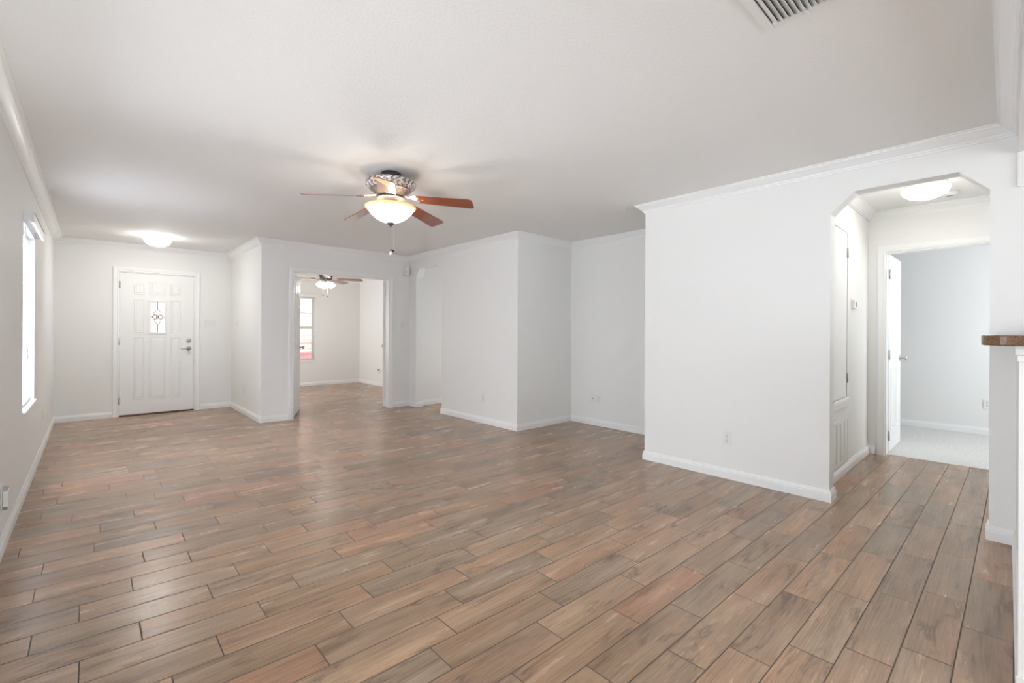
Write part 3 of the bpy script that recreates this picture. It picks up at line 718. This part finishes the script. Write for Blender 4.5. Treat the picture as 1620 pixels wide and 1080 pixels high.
MB().box(A-.030, .02, -.020, A-.006, .032, -.011).build('damper_lever', PLAST, cvn, bevel=.002)

# ------------------------------------------------------------------ flush lights
def flush(label, loc, r, glowm, power):
    t = thing('flush_ceiling_light', label, 'ceiling light', loc)
    MB().lathe([(r*.86, -.0006), (r*.88, -.010), (r*.88, -.038), (r*.84, -.044)], 48).build('base_pan', mat('light_pan', (.72, .72, .70), .4), t)
    n = 12; prof = [(r*.86, -.040)] + [(r*math.cos(a)*(1.0), -.052-.085*math.sin(a)*(r/.15)) for a in [PI/2*i/n for i in range(n)]] + [(0.0005, -.052-.085*(r/.15))]
    MB().lathe(prof, 48, caps=False).build('glass_bowl', glowm, t)
    MB().lathe([(.008, 0), (.009, -.006), (.004, -.012), (0, -.013)], 12, c=(0, 0, -.051-.085*(r/.15))).build('finial', PLAST, t)
    return t
flush('round white flush light glowing on the ceiling in front of the front door', (.63, 7.48, CH), .142, glow('entry_glow', (1, .98, .94), 96.0, (-.14, -.04), .12), 10)
flush('round white flush light glowing on the hall ceiling beyond the archway', (4.94, .452, CH), .152, glow('hall_glow', (1, .98, .93), 58.0, (-.14, -.04)), 10)
sd = thing('smoke_detector', 'small round smoke detector on the hall ceiling behind the flush light', 'smoke detector', (5.42, .34, CH))
MB().lathe([(.058, -.0006), (.060, -.010), (.054, -.028), (.040, -.034), (0, -.035)], 32).build('housing', PLAST, sd)
MB().lathe([(.022, -.034), (.022, -.037), (0, -.0375)], 24).build('test_button', STEEL, sd)

# ------------------------------------------------------------------ main ceiling fan
def blade_mesh(r0, r1, w0, w1, m, parent, ang, z, pitch, name='fan_blade', thick=.006, droop=0.0):
    pts = []
    n = 6
    pts += [(r0, -w0/2), (r0+.10, -w0/2-.006)]
    pts += [(r1-.030, -w1/2)] + [(r1-.030+.030*math.sin(a), -w1/2+.030-.030*math.cos(a)) for a in [PI/2*i/n for i in range(1, n+1)]]
    top = [(x, -y) for x, y in pts][::-1]
    M = Matrix.Rotation(ang, 4, 'Z') @ Matrix.Translation((0, 0, z)) @ Matrix.Rotation(droop, 4, 'Y') @ Matrix.Rotation(pitch, 4, 'X')
    b = MB().prism(pts+top, -thick/2, thick/2)
    o = b.build(name, m, parent, bevel=.0015); o.matrix_local = M; return o
f1 = thing('ceiling_fan', 'five-blade ceiling fan with cherry blades and a glowing alabaster bowl light', 'ceiling fan', (1.70, 3.235, CH))
MB().lathe([(.075, -.0006), (.078, -.010), (.078, -.030), (.066, -.036), (.050, -.038), (.050, -.060)], 40).build('ceiling_canopy', mat('dark_canopy', (.06, .045, .045), .4, .4), f1)
def scal(r, z, a):
    return r*(1+.030*math.sin(20*a)*max(0, 1-abs(z+.104)/.022)+.008*math.sin(40*a)*max(0, 1-abs(z+.08)/.012))
MB().lathe([(.05, -.056), (.14, -.060), (.178, -.066), (.190, -.074), (.194, -.084), (.189, -.092), (.180, -.104), (.167, -.118), (.156, -.127), (.158, -.132), (.147, -.136), (.136, -.144), (.122, -.158), (.112, -.168), (.106, -.176), (.100, -.184), (.06, -.188)], 144, mod=scal).build('motor_housing', ORNATE, f1)
MB().lathe([(.095, -.180), (.104, -.186), (.112, -.196), (.10, -.202), (.06, -.206), (.052, -.210), (.052, -.222), (.060, -.226), (.060, -.236), (.048, -.240)], 48).build('switch_housing', BRONZE, f1)
IRON = mat('silver_blade_iron', (.62, .58, .57), .4, .35)
ang0 = math.radians(166.5)
for k in range(5):
    a = ang0 - k*2*PI/5
    pitch = -math.radians(13)
    b = MB()
    b.tube([(.095, 0, -.190), (.125, 0, -.200), (.155, 0, -.204), (.19, 0, -.206)], [.011, .009, .009, .008], 10)
    for s_ in (1, -1):
        b.tube([(.150, 0, -.203), (.175, s_*.022, -.205), (.205, s_*.034, -.206), (.232, s_*.030, -.207), (.240, s_*.016, -.207), (.226, s_*.008, -.207)], [.006, .007, .006, .006, .005, .004], 8)
    b.prism([(.170, -.014), (.200, -.030), (.225, -.038), (.240, -.028), (.262, -.032), (.280, -.018), (.272, 0), (.280, .018), (.262, .032), (.240, .028), (.225, .038), (.200, .030), (.170, .014)], -.211, -.206)
    iron = b.build('blade_iron', IRON, f1)
    for q in ((.212, .020), (.212, -.020), (.234, .012), (.234, -.012), (.256, .018), (.256, -.018)): MB().lathe([(.0055, -.2135), (.0055, -.2105)], 10, c=(q[0], q[1], 0)).build('piercing', DARK, iron)
    DR = math.radians(6.5)
    bl_ = blade_mesh(.215, .652, .105, .138, CHERRY, f1, a, -.184, pitch, droop=DR)
    iron.matrix_local = Matrix.Rotation(a, 4, 'Z') @ Matrix.Translation((0, 0, -.1745)) @ Matrix.Rotation(DR, 4, 'Y') @ Matrix.Rotation(pitch*.9, 4, 'X') @ Matrix.Translation((0, 0, .2065))
    for q in ((.225, .022), (.225, -.022), (.258, 0)): MB().lathe([(.006, 0), (.006, -.003), (.0, -.004)], 10, c=(q[0], q[1], -.003)).build('screw', CHAIN, bl_)
ZR = -.262
BOWL = bowl_material(ZR)
prof = [(.176, ZR+.001), (.186, ZR+.004), (.191, ZR), (.189, ZR-.006), (.180, ZR-.013), (.172, ZR-.022), (.163, ZR-.035), (.150, ZR-.051), (.133, ZR-.068), (.112, ZR-.085), (.088, ZR-.100), (.060, ZR-.112), (.032, ZR-.119), (.004, ZR-.122)]
bw = MB().lathe(prof, 64, caps=False).build('glass_bowl', BOWL, f1)
md = bw.modifiers.new('thickness', 'SOLIDIFY'); md.thickness = .004; md.offset = 0
MB().cyl((0, 0, -.238), (0, 0, -.385), .006, 10).build('centre_rod', BRONZE, f1)
MB().lathe([(.0, -.378), (.024, -.380), (.027, -.386), (.024, -.394), (.012, -.402), (.006, -.408), (.007, -.413), (0, -.417)], 28).build('finial', BRONZE, f1)
def chain(parent, x, y, z0, z1, pend, pm):
    b = MB(); z = z0
    while z > z1:
        b.lathe([(0.0003, .0022), (.0020, 0), (.0003, -.0022)], 8, c=(x, y, z)); z -= .0055
    b.cyl((x, y, z0), (x, y, z1), .0006, 6)
    c = b.build('pull_chain', CHAIN, parent)
    MB().lathe(pend, 14, c=(x, y, z1)).build('pull_pendant', pm, c)
ch = rt
chain(f1, 0.0, -.004, -.415, -.585, [(.003, .002), (.006, -.006), (.005, -.014), (.0, -.016)], BRONZE)
MB().lathe([(.004, -.600), (.010, -.612), (.011, -.622), (.006, -.634), (0, -.636)], 16, c=(0, -.004, 0)).build('crystal_drop', CRYST, f1)
chain(f1, ch.x*.020, ch.y*.020, -.385, -.590, [(.003, .002), (.009, -.005), (.009, -.013), (.0, -.018)], DARK)
lamp('fan_bulb', (1.70, 3.235+.0, 2.185), 15, .035)

# ------------------------------------------------------------------ second ceiling fan
f2 = thing('ceiling_fan', 'small ceiling fan with white glass shades seen through the wide opening', 'ceiling fan', (3.21, 8.60, CH))
MB().lathe([(.062, -.0006), (.066, -.02), (.050, -.045), (.016, -.060), (.014, -.130)], 36).build('ceiling_canopy', NICKEL, f2)
MB().lathe([(.06, -.108), (.150, -.112), (.156, -.122), (.156, -.175), (.150, -.182), (.118, -.190), (.110, -.225), (.105, -.262), (.06, -.275)], 48).build('motor_housing', mat('dark_motor', (.045, .04, .035), .4, .5), f2)
MB().lathe([(.058, -.275), (.062, -.285), (.062, -.310), (.040, -.330), (.0, -.336)], 32).build('switch_housing', NICKEL, f2)
for k in range(5):
    a = math.radians(-37) - k*2*PI/5
    b = MB().prism([(.10, -.014), (.20, -.030), (.26, -.026), (.27, 0), (.26, .026), (.20, .030), (.10, .014)], -.250, -.245)
    ir = b.build('blade_iron', NICKEL, f2); ir.rotation_euler = (0, 0, a)
    blade_mesh(.20, .660, .105, .135, WALNUT, f2, a, -.250, -math.radians(13), droop=math.radians(1.5))
SHG = glow('shade_glow', (1, .97, .92), 1.5)
for k in range(4):
    a = math.radians(-42.66) + PI/4 + k*PI/2
    u = Vector((math.cos(a), math.sin(a), 0)); dn = (u*.55+Vector((0, 0, -.84))).normalized()
    p0 = Vector((0, 0, -.300))+u*.050; p1 = p0+u*.026
    arm = MB().tube([p0, p1, p1+dn*.020], .009, 8).build('light_arm', NICKEL, f2)
    M = Matrix.Translation(p1+dn*.012) @ dn.to_track_quat('Z', 'Y').to_matrix().to_4x4()
    MB().lathe([(.022, 0), (.028, .010), (.042, .034), (.050, .058), (.055, .085), (.060, .098)], 28, mod=lambda r, z, a_: r*(1+.04*math.sin(8*a_)*z/.1), M=M).build('glass_shade', SHG, arm)
chain(f2, -.045, .03, -.330, -.545, [(.003, .002), (.012, -.005), (.011, -.020), (.0, -.024)], DARK)
chain(f2, .02, -.02, -.330, -.570, [(.003, .002), (.012, -.005), (.011, -.020), (.0, -.024)], DARK)
lamp('study_bulb', (3.21, 8.60, 1.98), 6, .05)

# ------------------------------------------------------------------ granite bar top
ct = []
x0, y1, rr = 2.200, .062, .075
for i in range(9):
    a = PI/2 + PI/2*i/8; ct.append((x0+rr+rr*math.cos(a), y1-rr+rr*math.sin(a)))
y0 = -.36
for i in range(9):
    a = PI + PI/2*i/8; ct.append((x0+rr+rr*math.cos(a), y0+rr+rr*math.sin(a)))
ct += [(X8-.002, y0), (X8-.002, y1)]
co = MB().prism(ct, 1.1805, 1.2155, smooth=False).build('bar_countertop', GRAN, bevel=.004)
co['label'] = 'brown granite bar top with a rounded corner over the half wall'; co['category'] = 'countertop'
